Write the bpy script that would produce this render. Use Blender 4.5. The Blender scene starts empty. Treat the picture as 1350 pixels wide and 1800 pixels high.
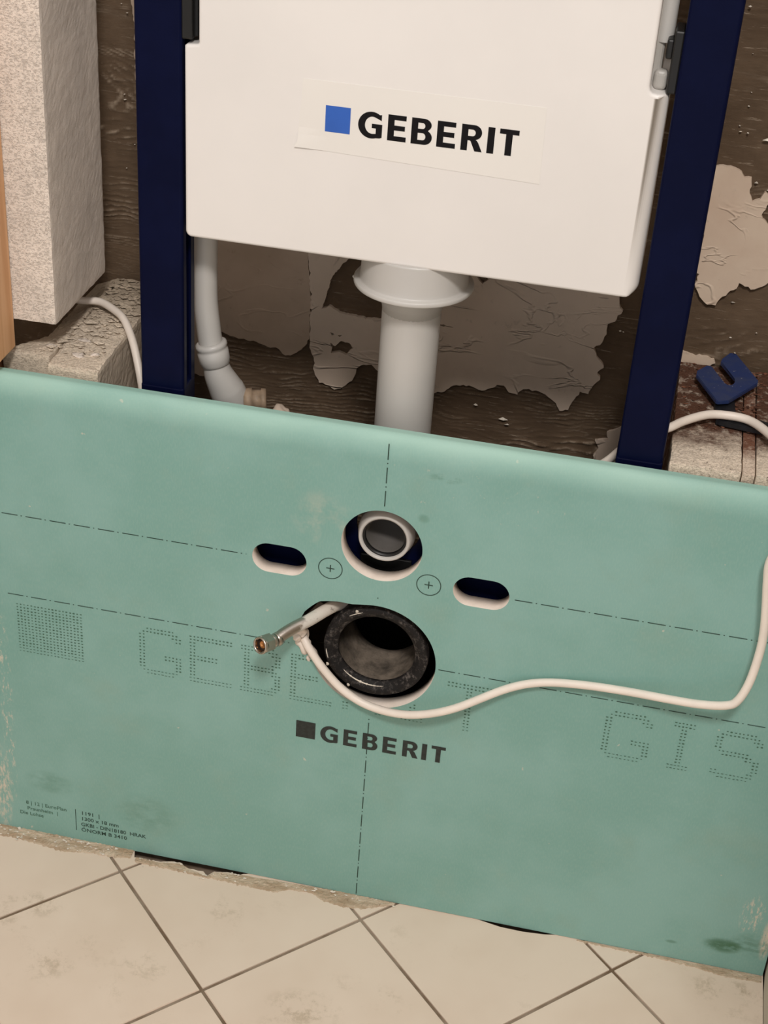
import bpy, bmesh, math, random
import numpy as np
from mathutils import Vector, Matrix, noise as mn

C = bpy.context.scene.collection
SC = bpy.context.scene
random.seed(7)

# ------------------------------------------------------------------ camera
cam_d = bpy.data.cameras.new('camera')
cam_d.sensor_fit = 'AUTO'; cam_d.sensor_width = 36.0
cam_d.lens = 2752.4 / 1800 * 36.0
cam_d.clip_start = 0.02; cam_d.clip_end = 50
cam = bpy.data.objects.new('camera', cam_d); C.objects.link(cam)
yaw, pitch, roll = 0.166758, 1.013945, 0.0732899
cam.matrix_world = Matrix.Translation((0.21033, -1.25074, 1.29969)) @ Matrix.Rotation(yaw, 4, 'Z') @ Matrix.Rotation(pitch, 4, 'X') @ Matrix.Rotation(roll, 4, 'Z')
SC.camera = cam

# ------------------------------------------------------------------ light and exposure
w = bpy.data.worlds.new('room_light'); SC.world = w; w.use_nodes = True
w.node_tree.nodes['Background'].inputs[0].default_value = (0.97, 0.945, 0.93, 1)
w.node_tree.nodes['Background'].inputs[1].default_value = 0.78

def area(name, loc, target, size, power, col):
    l = bpy.data.lights.new(name, 'AREA'); l.shape = 'DISK'; l.size = size; l.energy = power; l.color = col
    o = bpy.data.objects.new(name, l); C.objects.link(o); o.location = loc
    o.rotation_euler = (Vector(target) - Vector(loc)).to_track_quat('-Z', 'Y').to_euler()
    return o
area('ceiling_lamp', (0.43, -2.05, 3.00), (0.0, 0.05, 0.5), 0.42, 50, (1.0, 0.94, 0.89))
SC.view_settings.view_transform = 'Standard'; SC.view_settings.look = 'None'
SC.view_settings.gamma = 1.0; SC.view_settings.use_curve_mapping = False
SC.view_settings.exposure = 0.12

# ------------------------------------------------------------------ materials
def lin(c):
    return tuple(((v/255)/12.92 if v/255 <= .04045 else ((v/255+.055)/1.055)**2.4) for v in c)

class NT:
    """small node-building helper"""
    def __init__(s, name):
        s.m = bpy.data.materials.new(name); s.m.use_nodes = True
        s.t = s.m.node_tree; s.b = s.t.nodes['Principled BSDF']
        s.co = s.t.nodes.new('ShaderNodeTexCoord').outputs['Object']
    def link(s, a, b): s.t.links.new(a, b)
    def n(s, typ, **kw):
        nd = s.t.nodes.new(typ)
        for k, v in kw.items(): setattr(nd, k, v)
        return nd
    def inp(s, nd, i, v):
        if hasattr(v, 'links') or hasattr(v, 'is_output'): s.link(v, nd.inputs[i])
        else: nd.inputs[i].default_value = v
    def math(s, op, a, b=0.0, c=None):
        nd = s.n('ShaderNodeMath', operation=op); s.inp(nd, 0, a); s.inp(nd, 1, b)
        if c is not None: s.inp(nd, 2, c)
        return nd.outputs[0]
    def noise(s, scale, detail=4, rough=.55, stretch=None, dist=0.0, off=None):
        nd = s.n('ShaderNodeTexNoise'); nd.inputs['Scale'].default_value = scale
        nd.inputs['Detail'].default_value = detail; nd.inputs['Roughness'].default_value = rough
        nd.inputs['Distortion'].default_value = dist
        co = s.co
        if stretch or off:
            mp = s.n('ShaderNodeMapping'); s.link(co, mp.inputs[0])
            mp.inputs['Scale'].default_value = stretch or (1, 1, 1)
            if off: mp.inputs['Location'].default_value = off
            co = mp.outputs[0]
        s.link(co, nd.inputs['Vector']); return nd.outputs['Fac']
    def voro(s, scale, stretch=None):
        nd = s.n('ShaderNodeTexVoronoi'); nd.inputs['Scale'].default_value = scale
        s.link(s.co, nd.inputs['Vector']); return nd.outputs['Distance']
    def ramp(s, f, a, b, lo=0.0, hi=1.0):
        nd = s.n('ShaderNodeMapRange'); nd.interpolation_type = 'SMOOTHSTEP'
        s.inp(nd, 0, f); s.inp(nd, 1, a); s.inp(nd, 2, b); s.inp(nd, 3, lo); s.inp(nd, 4, hi); return nd.outputs[0]
    def mix(s, f, a, b):
        nd = s.n('ShaderNodeMix', data_type='RGBA'); s.inp(nd, 0, f)
        for i, v in ((6, a), (7, b)):
            if isinstance(v, tuple): nd.inputs[i].default_value = (*v[:3], 1)
            else: s.link(v, nd.inputs[i])
        return nd.outputs[2]
    def xyz(s):
        nd = s.n('ShaderNodeSeparateXYZ'); s.link(s.co, nd.inputs[0]); return nd.outputs
    def ell(s, cx, cz, rx, rz, axes=(0, 2)):
        o = s.xyz()
        a = s.math('DIVIDE', s.math('SUBTRACT', o[axes[0]], cx), rx); b = s.math('DIVIDE', s.math('SUBTRACT', o[axes[1]], cz), rz)
        d = s.math('ADD', s.math('MULTIPLY', a, a), s.math('MULTIPLY', b, b))
        return s.ramp(d, 0.0, 1.0, 1.0, 0.0)
    def bump(s, h, strength=.3, dist=.001, prev=None):
        nd = s.n('ShaderNodeBump'); nd.inputs['Strength'].default_value = strength; nd.inputs['Distance'].default_value = dist
        s.link(h, nd.inputs['Height'])
        if prev is not None: s.link(prev, nd.inputs['Normal'])
        return nd.outputs[0]
    def done(s, col, rough=.6, metal=0.0, nrm=None, spec=.5, coat=0.0):
        if isinstance(col, tuple): s.b.inputs['Base Color'].default_value = (*col[:3], 1)
        else: s.link(col, s.b.inputs['Base Color'])
        s.inp(s.b, 'Roughness', rough); s.b.inputs['Metallic'].default_value = metal
        s.b.inputs['Specular IOR Level'].default_value = spec
        s.b.inputs['Coat Weight'].default_value = coat
        if nrm is not None: s.link(nrm, s.b.inputs['Normal'])
        return s.m

def plain(name, col, rough=.5, metal=0.0, var=.06, scale=30, spec=.5, bstr=0.0, bscale=300, coat=0.0):
    n = NT(name); f = n.noise(scale)
    c = n.mix(n.ramp(f, .3, .7), tuple(v*(1-var) for v in col), tuple(min(1, v*(1+var)) for v in col))
    nr = n.bump(n.noise(bscale), bstr, .0005) if bstr else None
    return n.done(c, rough, metal, nr, spec, coat)

M = {}
def m_board():
    n = NT('green_board_paper')
    g1 = (.208, .400, .355); g2 = (.252, .450, .410); g3 = (.246, .400, .340)
    c = n.mix(n.ramp(n.noise(5.5, 4, .6), .38, .65), g1, g2)
    c = n.mix(n.ramp(n.noise(9, 5, .65, off=(3, 1, 2)), .52, .72, 0, .6), c, g3)
    o = n.xyz()
    # fine paper grain
    c = n.mix(n.ramp(n.noise(700, 2, .5, (1, 1, .3)), .4, .7, 0, .12), c, (.42, .56, .48))
    # pale scuffed streak along the left edge and at the lower right corner
    sn = n.noise(150, 6, .75, (1.6, 1, .5))
    white = (.62, .58, .48)
    m = n.math('MULTIPLY', n.ell(-.404, .19, .009, .19), n.ramp(sn, .52, .63))
    m = n.math('ADD', m, n.math('MULTIPLY', n.ell(-.418, .06, .014, .075), n.ramp(sn, .44, .60)))
    m = n.math('ADD', m, n.math('MULTIPLY', n.ell(.427, .085, .016, .035), n.ramp(sn, .50, .60)))
    m = n.math('ADD', m, n.math('MULTIPLY', n.ell(.447, .055, .008, .035), n.ramp(sn, .40, .52)))
    m = n.math('ADD', m, n.math('MULTIPLY', n.ell(.1, .545, .14, .04), n.ramp(n.noise(120, 4, .7, off=(5, 5, 5)), .63, .70, 0, .6)))
    m = n.math('ADD', m, n.math('MULTIPLY', n.ell(-.06, .49, .035, .04), n.ramp(n.noise(25, 4, .7, off=(9, 5, 5)), .42, .65, 0, .35)))
    m = n.math('ADD', m, n.ramp(n.noise(95, 2, .5, off=(1, 8, 3)), .74, .78, 0, .6))
    c = n.mix(n.math('MINIMUM', m, 1.0), c, white)
    # darker wet-looking stains
    dn = n.noise(60, 4, .6, (1, 1, 2))
    d = n.math('MULTIPLY', n.ell(.404, .034, .025, .013), n.ramp(dn, .3, .55, .3, .95))
    d = n.math('ADD', d, n.math('MULTIPLY', n.ell(.435, .042, .03, .02), n.ramp(dn, .35, .6, 0, .45)))
    d = n.math('ADD', d, n.math('MULTIPLY', n.ell(-.245, .06, .045, .035), n.ramp(dn, .2, .8, 0, .38)))
    d = n.math('ADD', d, n.math('MULTIPLY', n.ell(-.36, .08, .035, .02), n.ramp(dn, .25, .8, 0, .42)))
    d = n.math('ADD', d, n.math('MULTIPLY', n.ell(.0386, .5097, .007, .006), .35))
    d = n.math('ADD', d, n.math('MULTIPLY', n.ell(.055, .557, .02, .006), n.ramp(dn, .4, .6, 0, .4)))
    d = n.math('ADD', d, n.math('MULTIPLY', n.ell(.35, .025, .008, .003), .5))
    c = n.mix(n.math('MINIMUM', d, 1.0), c, (.07, .17, .10))
    # light catching the rounded top edge, painted in as a paler green
    edge = n.math('MULTIPLY', n.ramp(o[2], .562, .592), n.ramp(n.noise(18, 3, .5, (.3, 1, 1)), .3, .7, .2, .6))
    c = n.mix(edge, c, (.46, .68, .58))
    b = n.bump(n.noise(420, 3, .6), .12, .0004)
    b = n.bump(n.noise(14, 3, .5), .15, .002, b)
    return n.done(c, .62, 0, b, .35)
M['board'] = m_board()
def m_gyp():
    n = NT('gypsum_core'); c = n.mix(n.ramp(n.noise(60), .35, .7), (.82, .73, .65), (.72, .63, .55))
    return n.done(c, .9, 0, n.bump(n.noise(500, 4), .4, .0005), .2)
M['gypsum'] = m_gyp()
M['ink'] = plain('dark_green_print', (.020, .052, .038), .7, var=.3, scale=300)
M['ink_pale'] = plain('faded_green_print', (.065, .15, .105), .8, var=.35, scale=500)
M['ink_black'] = plain('black_print', (.020, .026, .023), .7, var=.25, scale=250)
M['letter_black'] = plain('sticker_black', (.006, .005, .006), .5, var=.1, spec=.15)
M['letter_blue'] = plain('sticker_blue', (.020, .105, .46), .45, var=.05)
M['white_plastic'] = plain('white_polystyrene', (.78, .75, .72), .42, var=.025, scale=6, bstr=.05, bscale=60)
M['sticker'] = plain('sticker_paper', (.79, .76, .715), .34, var=.012, scale=5)
M['pipe_white'] = plain('matt_white_pipe', (.51, .495, .47), .38, var=.03, scale=12, spec=.5)
M['tank_grey'] = plain('grey_plastic', (.42, .40, .37), .4, var=.04)
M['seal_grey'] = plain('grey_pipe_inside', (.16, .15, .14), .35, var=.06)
M['black_plastic'] = plain('black_plastic', (.007, .007, .007), .42, var=.2, spec=.45)
def m_navy():
    n = NT('navy_powder_coat')
    c = n.mix(n.ramp(n.noise(22), .35, .7), (.0024, .0040, .022), (.0030, .0050, .027))
    return n.done(c, .36, 0, n.bump(n.noise(40), .03, .0005), .07)
M['navy'] = m_navy()
def m_black_pipe():
    n = NT('black_pipe_rubber')
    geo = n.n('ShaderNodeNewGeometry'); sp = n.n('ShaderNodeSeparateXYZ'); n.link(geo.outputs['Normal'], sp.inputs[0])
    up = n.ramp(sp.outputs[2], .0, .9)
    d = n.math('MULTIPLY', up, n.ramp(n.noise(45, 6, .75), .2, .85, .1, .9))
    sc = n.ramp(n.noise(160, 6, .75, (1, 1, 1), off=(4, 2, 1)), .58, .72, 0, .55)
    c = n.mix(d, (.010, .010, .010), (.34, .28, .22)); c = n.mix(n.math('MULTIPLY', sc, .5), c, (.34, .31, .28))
    return n.done(c, .6, 0, n.bump(n.noise(200, 4), .35, .0006), .22)
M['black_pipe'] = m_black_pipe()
def m_lip():
    n = NT('black_rubber_lip'); sc = n.ramp(n.noise(120, 7, .85, off=(4, 2, 1)), .50, .68, 0, .6)
    c = n.mix(sc, (.011, .010, .010), (.24, .21, .19)); return n.done(c, .6, 0, n.bump(n.noise(220, 5, .7), .5, .0007), .22)
M['lip'] = m_lip()
def m_aac(name, stain=0.0, stain_col=(.14, .075, .045), tint=(.66, .58, .49), ylim=(.06, .12), side=False):
    n = NT(name)
    c = n.mix(n.ramp(n.noise(25, 5, .7), .35, .7), tuple(v*.86 for v in tint), tint)
    geo = n.n('ShaderNodeNewGeometry'); sp = n.n('ShaderNodeSeparateXYZ'); n.link(geo.outputs['True Normal'], sp.inputs[0])
    cut = n.ramp(n.math('ABSOLUTE', sp.outputs[0]), .75, .92, 1.0, .22)     # sawn side faces are smoother than broken ones
    pits = n.ramp(n.voro(620), .10, .40)
    p2 = n.ramp(n.noise(560, 5, .75, (.7, 1, 1.25)), .36, .50)
    c = n.mix(n.math('MULTIPLY', n.math('MULTIPLY', n.math('SUBTRACT', 1.0, p2), cut), .36), c, tuple(v*.45 for v in tint))
    if stain:
        o = n.xyz()
        s = n.math('ADD', o[1], n.math('MULTIPLY', n.math('SUBTRACT', n.noise(30, 5, .7), .5), .10))
        s = n.ramp(s, ylim[0], ylim[1], 0.0, 1.0)
        s = n.math('MULTIPLY', s, n.ramp(n.noise(95, 5, .75, off=(2, 2, 2)), .30, .50, .45, stain))
        c = n.mix(s, c, stain_col)
        s2 = n.math('MULTIPLY', n.ramp(n.noise(110, 6, .8, off=(7, 1, 3)), .57, .68, 0, .8), stain)
        c = n.mix(s2, c, tuple(v*.6 for v in stain_col))
    b = n.bump(n.math('MULTIPLY', pits, cut), .5, .0008); b = n.bump(n.math('MULTIPLY', p2, cut), .6, .0008, b)
    return n.done(c, .95, 0, b, .15)
M['aac'] = m_aac('aerated_concrete', tint=(.83, .735, .645))
M['aac_dusty'] = m_aac('dusty_aerated_concrete', .55, (.20, .145, .09), (.76, .65, .52), (.10, .21))
M['aac_brown'] = m_aac('glue_stained_concrete', .97, (.085, .032, .017), (.86, .74, .60), (.045, .105))
M['aac_rust'] = m_aac('rust_stained_mortar', .95, (.16, .06, .032), (.80, .66, .53), (.035, .08))
def m_adh():
    n = NT('tile_adhesive')
    c = n.mix(n.ramp(n.noise(9, 5, .65), .35, .7), (.092, .061, .038), (.135, .092, .059))
    c = n.mix(n.ramp(n.noise(45, 6, .75, (.4, 1, 2.2)), .55, .72, 0, .6), c, (.16, .12, .085))
    c = n.mix(n.ramp(n.noise(150, 5, .75, (.16, 1, 2.4), off=(3, 3, 3), dist=.5), .60, .70, 0, .75), c, (.36, .29, .22))
    at = n.n('ShaderNodeAttribute'); at.attribute_name = 'crest'       # dusty, paler comb crests
    c = n.mix(n.math('MULTIPLY', at.outputs['Fac'], n.ramp(n.noise(70, 5, .7, off=(4, 9, 1)), .42, .62, .0, .75)), c, (.34, .27, .20))
    b = n.bump(n.noise(150, 6, .7, (.35, 1, 1.6)), .5, .0012)
    return n.done(c, .85, 0, b, .2)
M['adhesive'] = m_adh()
def m_plaster(name, a, b_, st=.6):
    n = NT(name)
    c = n.mix(n.ramp(n.noise(12, 4, .6), .35, .65), a, b_)
    c = n.mix(n.ramp(n.noise(60, 5, .7, off=(2, 7, 1)), .62, .72, 0, .4), c, tuple(v*.6 for v in a))
    w_ = n.noise(11, 3, .5, (1, 1, 2.2), dist=1.0)
    rid = n.math('ABSOLUTE', n.math('SUBTRACT', w_, .5))
    b = n.bump(n.math('MULTIPLY', n.math('SUBTRACT', 1.0, n.ramp(rid, 0, .03)), n.ramp(n.noise(13, 2, .5, off=(6, 6, 6)), .44, .60)), st, .0014); b = n.bump(n.noise(90, 4, .6), .25, .001, b)
    return n.done(c, .8, 0, b, .2)
M['plaster'] = m_plaster('old_wall_plaster', (.55, .45, .365), (.61, .50, .41), 1.0)
M['plaster_brown'] = m_plaster('brownish_wall_plaster', (.42, .325, .25), (.48, .375, .295), .3)
M['plaster_light'] = m_plaster('pale_wall_plaster', (.58, .45, .35), (.64, .52, .41), .7)
M['mortar_white'] = plain('white_mortar', (.70, .64, .55), .9, var=.2, scale=200, bstr=.4)
M['cable'] = plain('cable_sheath', (.83, .75, .67), .42, var=.03, scale=40)
def m_tile():
    n = NT('beige_floor_tile')
    inf = n.n('ShaderNodeObjectInfo')
    c = n.mix(n.ramp(n.noise(6, 3, .6), .35, .65), (.745, .605, .49), (.80, .665, .55))
    c = n.mix(n.math('MULTIPLY', inf.outputs['Random'], .25), c, (.74, .61, .51))
    g = NT.noise(n, 40, 7, .8, (1, 1, 1), off=(4, 4, 0))
    dirt = n.math('MULTIPLY', n.ramp(n.noise(9, 3, .5, off=(8, 2, 0)), .52, .68), n.ramp(g, .5, .66, 0, .30))
    for ex, ey, ea, eb in ((-.335, -.105, .035, .022), (-.295, -.180, .035, .025), (-.42, -.165, .04, .03), (-.0165, -.17, .05, .03), (.41, -.03, .05, .02)):
        dirt = n.math('ADD', dirt, n.math('MULTIPLY', n.ell(ex, ey, ea, eb, (0, 1)), n.ramp(g, .46, .62, 0, .42)))
    dirt = n.math('MINIMUM', dirt, 1.0)
    c = n.mix(dirt, c, (.36, .27, .17))
    c = n.mix(n.ramp(n.noise(160, 5, .7, off=(1, 2, 0)), .70, .76, 0, .5), c, (.33, .26, .19))
    return n.done(c, n.ramp(g, .3, .7, .36, .55), 0, n.bump(n.noise(50, 3), .06, .0008), .4)
M['tile'] = m_tile()
def m_grout():
    n = NT('grout')
    c = n.mix(n.ramp(n.noise(8, 4, .7), .35, .65), (.17, .115, .072), (.33, .265, .205))
    return n.done(c, .9, 0, n.bump(n.noise(300), .4, .0008), .2)
M['grout'] = m_grout()
def m_debris():
    n = NT('dusty_mortar')
    c = n.mix(n.ramp(n.noise(60, 5, .7, (.5, 1.6, 1)), .35, .7), (.42, .31, .21), (.62, .51, .39))
    c = n.mix(n.ramp(n.noise(150, 5, .7, off=(5, 1, 1)), .60, .70, 0, .7), c, (.22, .14, .09))
    return n.done(c, .95, 0, n.bump(n.noise(260, 5, .7), .6, .0015), .15)
M['debris'] = m_debris()
def m_steel(name, col, rough, metal=1.0, smear=0.0):
    n = NT(name); c = n.mix(n.ramp(n.noise(80), .3, .7), tuple(v*.85 for v in col), col)
    if smear:
        # white plaster smeared over the upper, wall-side half of the hose
        o = n.xyz(); f = n.math('ADD', o[0], n.math('MULTIPLY', n.math('SUBTRACT', n.noise(110, 5, .7, (.5, 1, 1)), .5), .030))
        s = n.ramp(f, -.0725, -.0685)
        s = n.math('MULTIPLY', s, n.ramp(n.noise(140, 5, .75, off=(1, 6, 2)), .30, .46))
        c = n.mix(s, c, (.60, .56, .50)); n.link(n.ramp(s, 0, 1, metal, 0.0), n.b.inputs['Metallic'])
        n.link(n.ramp(s, 0, 1, rough, .8), n.b.inputs['Roughness'])
        n.link(c, n.b.inputs['Base Color']); n.link(n.bump(n.noise(800, 2), .25, .0003), n.b.inputs['Normal']); return n.m
    return n.done(c, rough, metal, n.bump(n.noise(700, 2), .12, .0003))
M['steel'] = m_steel('nickel_nut', (.52, .47, .41), .30)
M['hose'] = m_steel('braided_hose_steel', (.46, .41, .36), .34, smear=1.0)
M['copper'] = m_steel('brass_tube_end', (.55, .26, .10), .3)
M['rubber'] = plain('brown_rubber_washer', (.035, .018, .010), .6)
M['brass'] = plain('dusty_brass', (.30, .22, .15), .6, var=.2, scale=120)
def m_shim():
    n = NT('blue_plastic_shim'); c = n.mix(n.ramp(n.noise(60, 4, .7), .4, .7), (.018, .036, .125), (.035, .050, .115))
    c = n.mix(n.ramp(n.noise(260, 3, .6), .68, .74, 0, .7), c, (.30, .30, .30))
    return n.done(c, .5, 0, None, .4)
M['shim'] = m_shim()
M['shim_dark'] = plain('black_dusty_plastic', (.006, .007, .010), .55, var=.5, scale=150)
def m_wood():
    n = NT('pine_post'); g = n.noise(60, 4, .6, (1, 1, .06), dist=.4)
    c = n.mix(n.ramp(g, .35, .65), (.62, .33, .16), (.74, .44, .24))
    return n.done(c, .6, 0, n.bump(g, .2, .001), .3)
M['wood'] = m_wood()
M['knot'] = plain('dark_knot', (.055, .018, .012), .5, var=.3, scale=200)
M['brick'] = plain('red_brick', (.30, .13, .07), .9, var=.25, scale=80, bstr=.5)
M['crumb_brown'] = plain('brown_crumbs', (.14, .055, .03), .9, var=.6, scale=60)
M['wallpaint'] = plain('beige_wall_paint', (.60, .53, .45), .7, var=.05, scale=8, bstr=.1)

# ------------------------------------------------------------------ helpers
def link(name, me, mats, parent=None, smooth=False):
    if isinstance(mats, str): mats = [mats]
    for k in mats: me.materials.append(M[k])
    if smooth:
        me.polygons.foreach_set('use_smooth', [True]*len(me.polygons))
    o = bpy.data.objects.new(name, me); C.objects.link(o)
    if parent is not None:
        o.parent = parent; o.matrix_parent_inverse = parent.matrix_basis.inverted()
    return o
def tag(o, label=None, cat=None, group=None, kind=None):
    for k, v in (('label', label), ('category', cat), ('group', group), ('kind', kind)):
        if v: o[k] = v
    return o
def empty(name, loc, label, cat, group=None):
    o = bpy.data.objects.new(name, None); C.objects.link(o); o.location = loc; o.empty_display_size = .02
    return tag(o, label, cat, group)
def bm_obj(name, bm, mats, parent=None, smooth=False):
    bmesh.ops.recalc_face_normals(bm, faces=bm.faces)
    me = bpy.data.meshes.new(name); bm.to_mesh(me); bm.free()
    return link(name, me, mats, parent, smooth)
def box(bm, x0, x1, y0, y1, z0, z1, bev=0.0, seg=2, mat=0):
    vs = [bm.verts.new((x, y, z)) for x in (x0, x1) for y in (y0, y1) for z in (z0, z1)]
    F = [(0, 1, 3, 2), (4, 6, 7, 5), (0, 4, 5, 1), (2, 3, 7, 6), (0, 2, 6, 4), (1, 5, 7, 3)]
    fs = [bm.faces.new([vs[i] for i in f]) for f in F]
    for f in fs: f.material_index = mat
    if bev:
        es = list({e for f in fs for e in f.edges})
        bmesh.ops.bevel(bm, geom=es, offset=bev, segments=seg, affect='EDGES', profile=.5)
def boxo(name, dims, mat, parent=None, bev=0.0, seg=2):
    bm = bmesh.new(); box(bm, *dims, bev=bev, seg=seg); return bm_obj(name, bm, mat, parent)
def catmull(P, n=8):
    P = [Vector(p) for p in P]; Q = [P[0]*2-P[1]] + P + [P[-1]*2-P[-2]]; out = []
    for i in range(1, len(Q)-2):
        a, b, c, d = Q[i-1:i+3]
        for k in range(n):
            t = k/n
            out.append(.5*((2*b)+(c-a)*t+(2*a-5*b+4*c-d)*t*t+(3*b-a-3*c+d)*t**3))
    out.append(P[-1]); return out
def sweep(bm, path, radii, seg=16, caps=(True, True), mat=0):
    """tube along a path with parallel transport; radii = number or list"""
    n = len(path)
    if not hasattr(radii, '__len__'): radii = [radii]*n
    T = [(path[min(i+1, n-1)]-path[max(i-1, 0)]).normalized() for i in range(n)]
    u = T[0].orthogonal().normalized(); rings = []
    for i in range(n):
        if i: u = (u - T[i]*u.dot(T[i])).normalized()
        v = T[i].cross(u)
        rings.append([bm.verts.new(path[i] + (u*math.cos(a)+v*math.sin(a))*radii[i]) for a in [2*math.pi*k/seg for k in range(seg)]])
    for a, b in zip(rings, rings[1:]):
        for k in range(seg):
            f = bm.faces.new((a[k], a[(k+1) % seg], b[(k+1) % seg], b[k])); f.material_index = mat; f.smooth = True
    if caps[0]: bm.faces.new(rings[0][::-1]).material_index = mat
    if caps[1]: bm.faces.new(rings[-1]).material_index = mat
    return rings
def tube(name, pts, r, mat, parent=None, seg=14, n=8, caps=(True, True), smooth_path=True):
    bm = bmesh.new(); path = catmull(pts, n) if smooth_path else [Vector(p) for p in pts]
    sweep(bm, path, r, seg, caps); return bm_obj(name, bm, mat, parent)
def lathe(bm, base, axis, prof, seg=40, closed=False, mat=0):
    """prof: list of (distance along axis, radius)"""
    base = Vector(base); ax = Vector(axis).normalized(); u = ax.orthogonal().normalized(); v = ax.cross(u); rings = []
    for d, r in prof:
        rings.append([bm.verts.new(base+ax*d+(u*math.cos(a)+v*math.sin(a))*max(r, 1e-5)) for a in [2*math.pi*k/seg for k in range(seg)]])
    pr = list(zip(rings, rings[1:])) + ([(rings[-1], rings[0])] if closed else [])
    for a, b in pr:
        for k in range(seg):
            f = bm.faces.new((a[k], a[(k+1) % seg], b[(k+1) % seg], b[k])); f.smooth = True; f.material_index = mat
    if not closed:
        bm.faces.new(rings[0][::-1]); bm.faces.new(rings[-1])
def fill_loops(bm, loops, y, axes='xz'):
    """triangulated flat face from an outline and holes, in the plane y"""
    rv = []
    es = []
    for L in loops:
        vs = [bm.verts.new((p[0], y, p[1]) if axes == 'xz' else (p[0], p[1], y)) for p in L]
        rv.append(vs)
        for i in range(len(vs)): es.append(bm.edges.new((vs[i], vs[(i+1) % len(vs)])))
    r = bmesh.ops.triangle_fill(bm, use_beauty=True, use_dissolve=False, edges=es)
    fs = [f for f in r['geom'] if isinstance(f, bmesh.types.BMFace)]
    return rv, fs
def plate(name, loops, y0, y1, mats, parent=None, wall_mat=0):
    """solid plate between y0 (front) and y1 (back) with any outline and holes"""
    bm = bmesh.new(); A, fa = fill_loops(bm, loops, y0); B, fb = fill_loops(bm, loops, y1)
    for a, b in zip(A, B):
        for i in range(len(a)):
            j = (i+1) % len(a); f = bm.faces.new((a[i], a[j], b[j], b[i])); f.material_index = wall_mat
    return bm_obj(name, bm, mats, parent)
def prism_z(name, loop, z0, z1, mats, parent=None, bev=0.0):
    bm = bmesh.new()
    vs = [bm.verts.new((x, y, z1)) for x, y in loop]; lo = [bm.verts.new((x, y, z0)) for x, y in loop]
    bm.faces.new(vs); bm.faces.new(lo[::-1])
    for i in range(len(vs)):
        j = (i+1) % len(vs); bm.faces.new((vs[i], lo[i], lo[j], vs[j]))
    if bev:
        top = [e for e in bm.edges if all(v.co.z > z1-1e-6 for v in e.verts)]
        bmesh.ops.bevel(bm, geom=top, offset=bev, segments=2, affect='EDGES')
    return bm_obj(name, bm, mats, parent)
def arc(cx, cz, rx, rz, a0, a1, n):
    return [(cx+rx*math.cos(math.radians(a0+(a1-a0)*k/n)), cz+rz*math.sin(math.radians(a0+(a1-a0)*k/n))) for k in range(n+1)]
def ragged(L, amp=.0012, step=.004, seed=1, closed=True):
    out = []; n = len(L)
    for i in range(n if closed else n-1):
        a, b = Vector(L[i]), Vector(L[(i+1) % n]); d = (b-a).length; k = max(1, int(d/step)); pn = Vector((-(b-a).y, (b-a).x)).normalized() if d > 1e-9 else Vector((0, 0))
        for q in range(k):
            p = a.lerp(b, q/k)
            if q: p += pn*amp*2*mn.noise(Vector((p.x*330, p.y*330, seed*3.7)))
            out.append((p.x, p.y))
    if not closed: out.append(tuple(L[-1]))
    return out
def rough_box(name, x0, x1, y0, y1, z0, z1, mat, res=.004, r=.004, amp=.001, freq=130, parent=None, shape=None, top=1.0):
    """box with worn, uneven surface: welded grid faces, rounded edges, noise displacement"""
    lo = Vector((x0, y0, z0)); hi = Vector((x1, y1, z1)); idx = {}; V = []; F = []
    N = [max(2, int(round((hi[i]-lo[i])/res))) for i in range(3)]
    for i in range(3): N[i] = min(N[i], 150 if i == 2 else 90)
    def vid(k):
        if k not in idx:
            p = Vector([lo[i]+(hi[i]-lo[i])*k[i]/N[i] for i in range(3)])
            q = Vector([min(max(p[i], lo[i]+r), hi[i]-r) for i in range(3)]); d = p-q
            if d.length > 1e-9: p = q + d.normalized()*r
            s = mn.noise_vector(p*freq)*amp + mn.noise_vector(p*freq*.3)*amp*1.2
            if k[2] == N[2]:
                h = mn.noise(p*freq*.9+Vector((5, 5, 5)))
                s.z += amp*(top-1)*(h + .6*mn.noise(p*freq*2.1))
            p = p+s
            if shape: p = shape(p)
            idx[k] = len(V); V.append(p)
        return idx[k]
    for ax in range(3):
        b, c = [i for i in range(3) if i != ax]
        for e in (0, N[ax]):
            for i in range(N[b]):
                for j in range(N[c]):
                    q = []
                    for di, dj in ((0, 0), (1, 0), (1, 1), (0, 1)):
                        k = [0, 0, 0]; k[ax] = e; k[b] = i+di; k[c] = j+dj; q.append(vid(tuple(k)))
                    F.append(q)
    me = bpy.data.meshes.new(name); me.from_pydata([tuple(v) for v in V], [], F)
    bm = bmesh.new(); bm.from_mesh(me); bmesh.ops.recalc_face_normals(bm, faces=bm.faces); bm.to_mesh(me); bm.free()
    return link(name, me, mat, parent)
def crumb(bm, p, s, seed):
    rnd = random.Random(seed); b = len(bm.verts)
    vs = []
    for d in ((1, 0, 0), (-1, 0, 0), (0, 1, 0), (0, -1, 0), (0, 0, .6), (0, 0, -.4)):
        vs.append(bm.verts.new(Vector(p)+Vector([d[i]*s[i]*rnd.uniform(.6, 1.2)+rnd.uniform(-.2, .2)*s[i] for i in range(3)])))
    for f in ((0, 2, 4), (2, 1, 4), (1, 3, 4), (3, 0, 4), (2, 0, 5), (1, 2, 5), (3, 1, 5), (0, 3, 5)):
        bm.faces.new([vs[i] for i in f])
def blob(name, c, s, mat, parent=None, amp=.25, freq=90, sub=3, seed=0):
    bm = bmesh.new(); bmesh.ops.create_icosphere(bm, subdivisions=sub, radius=1)
    for v in bm.verts:
        k = 1+amp*mn.noise(Vector([v.co[i]*s[i]*freq for i in range(3)])+Vector((seed, seed*2, 0)))*2
        v.co = Vector(c)+Vector([v.co[i]*s[i]*k for i in range(3)])
    return bm_obj(name, bm, mat, parent, smooth=True)

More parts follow.
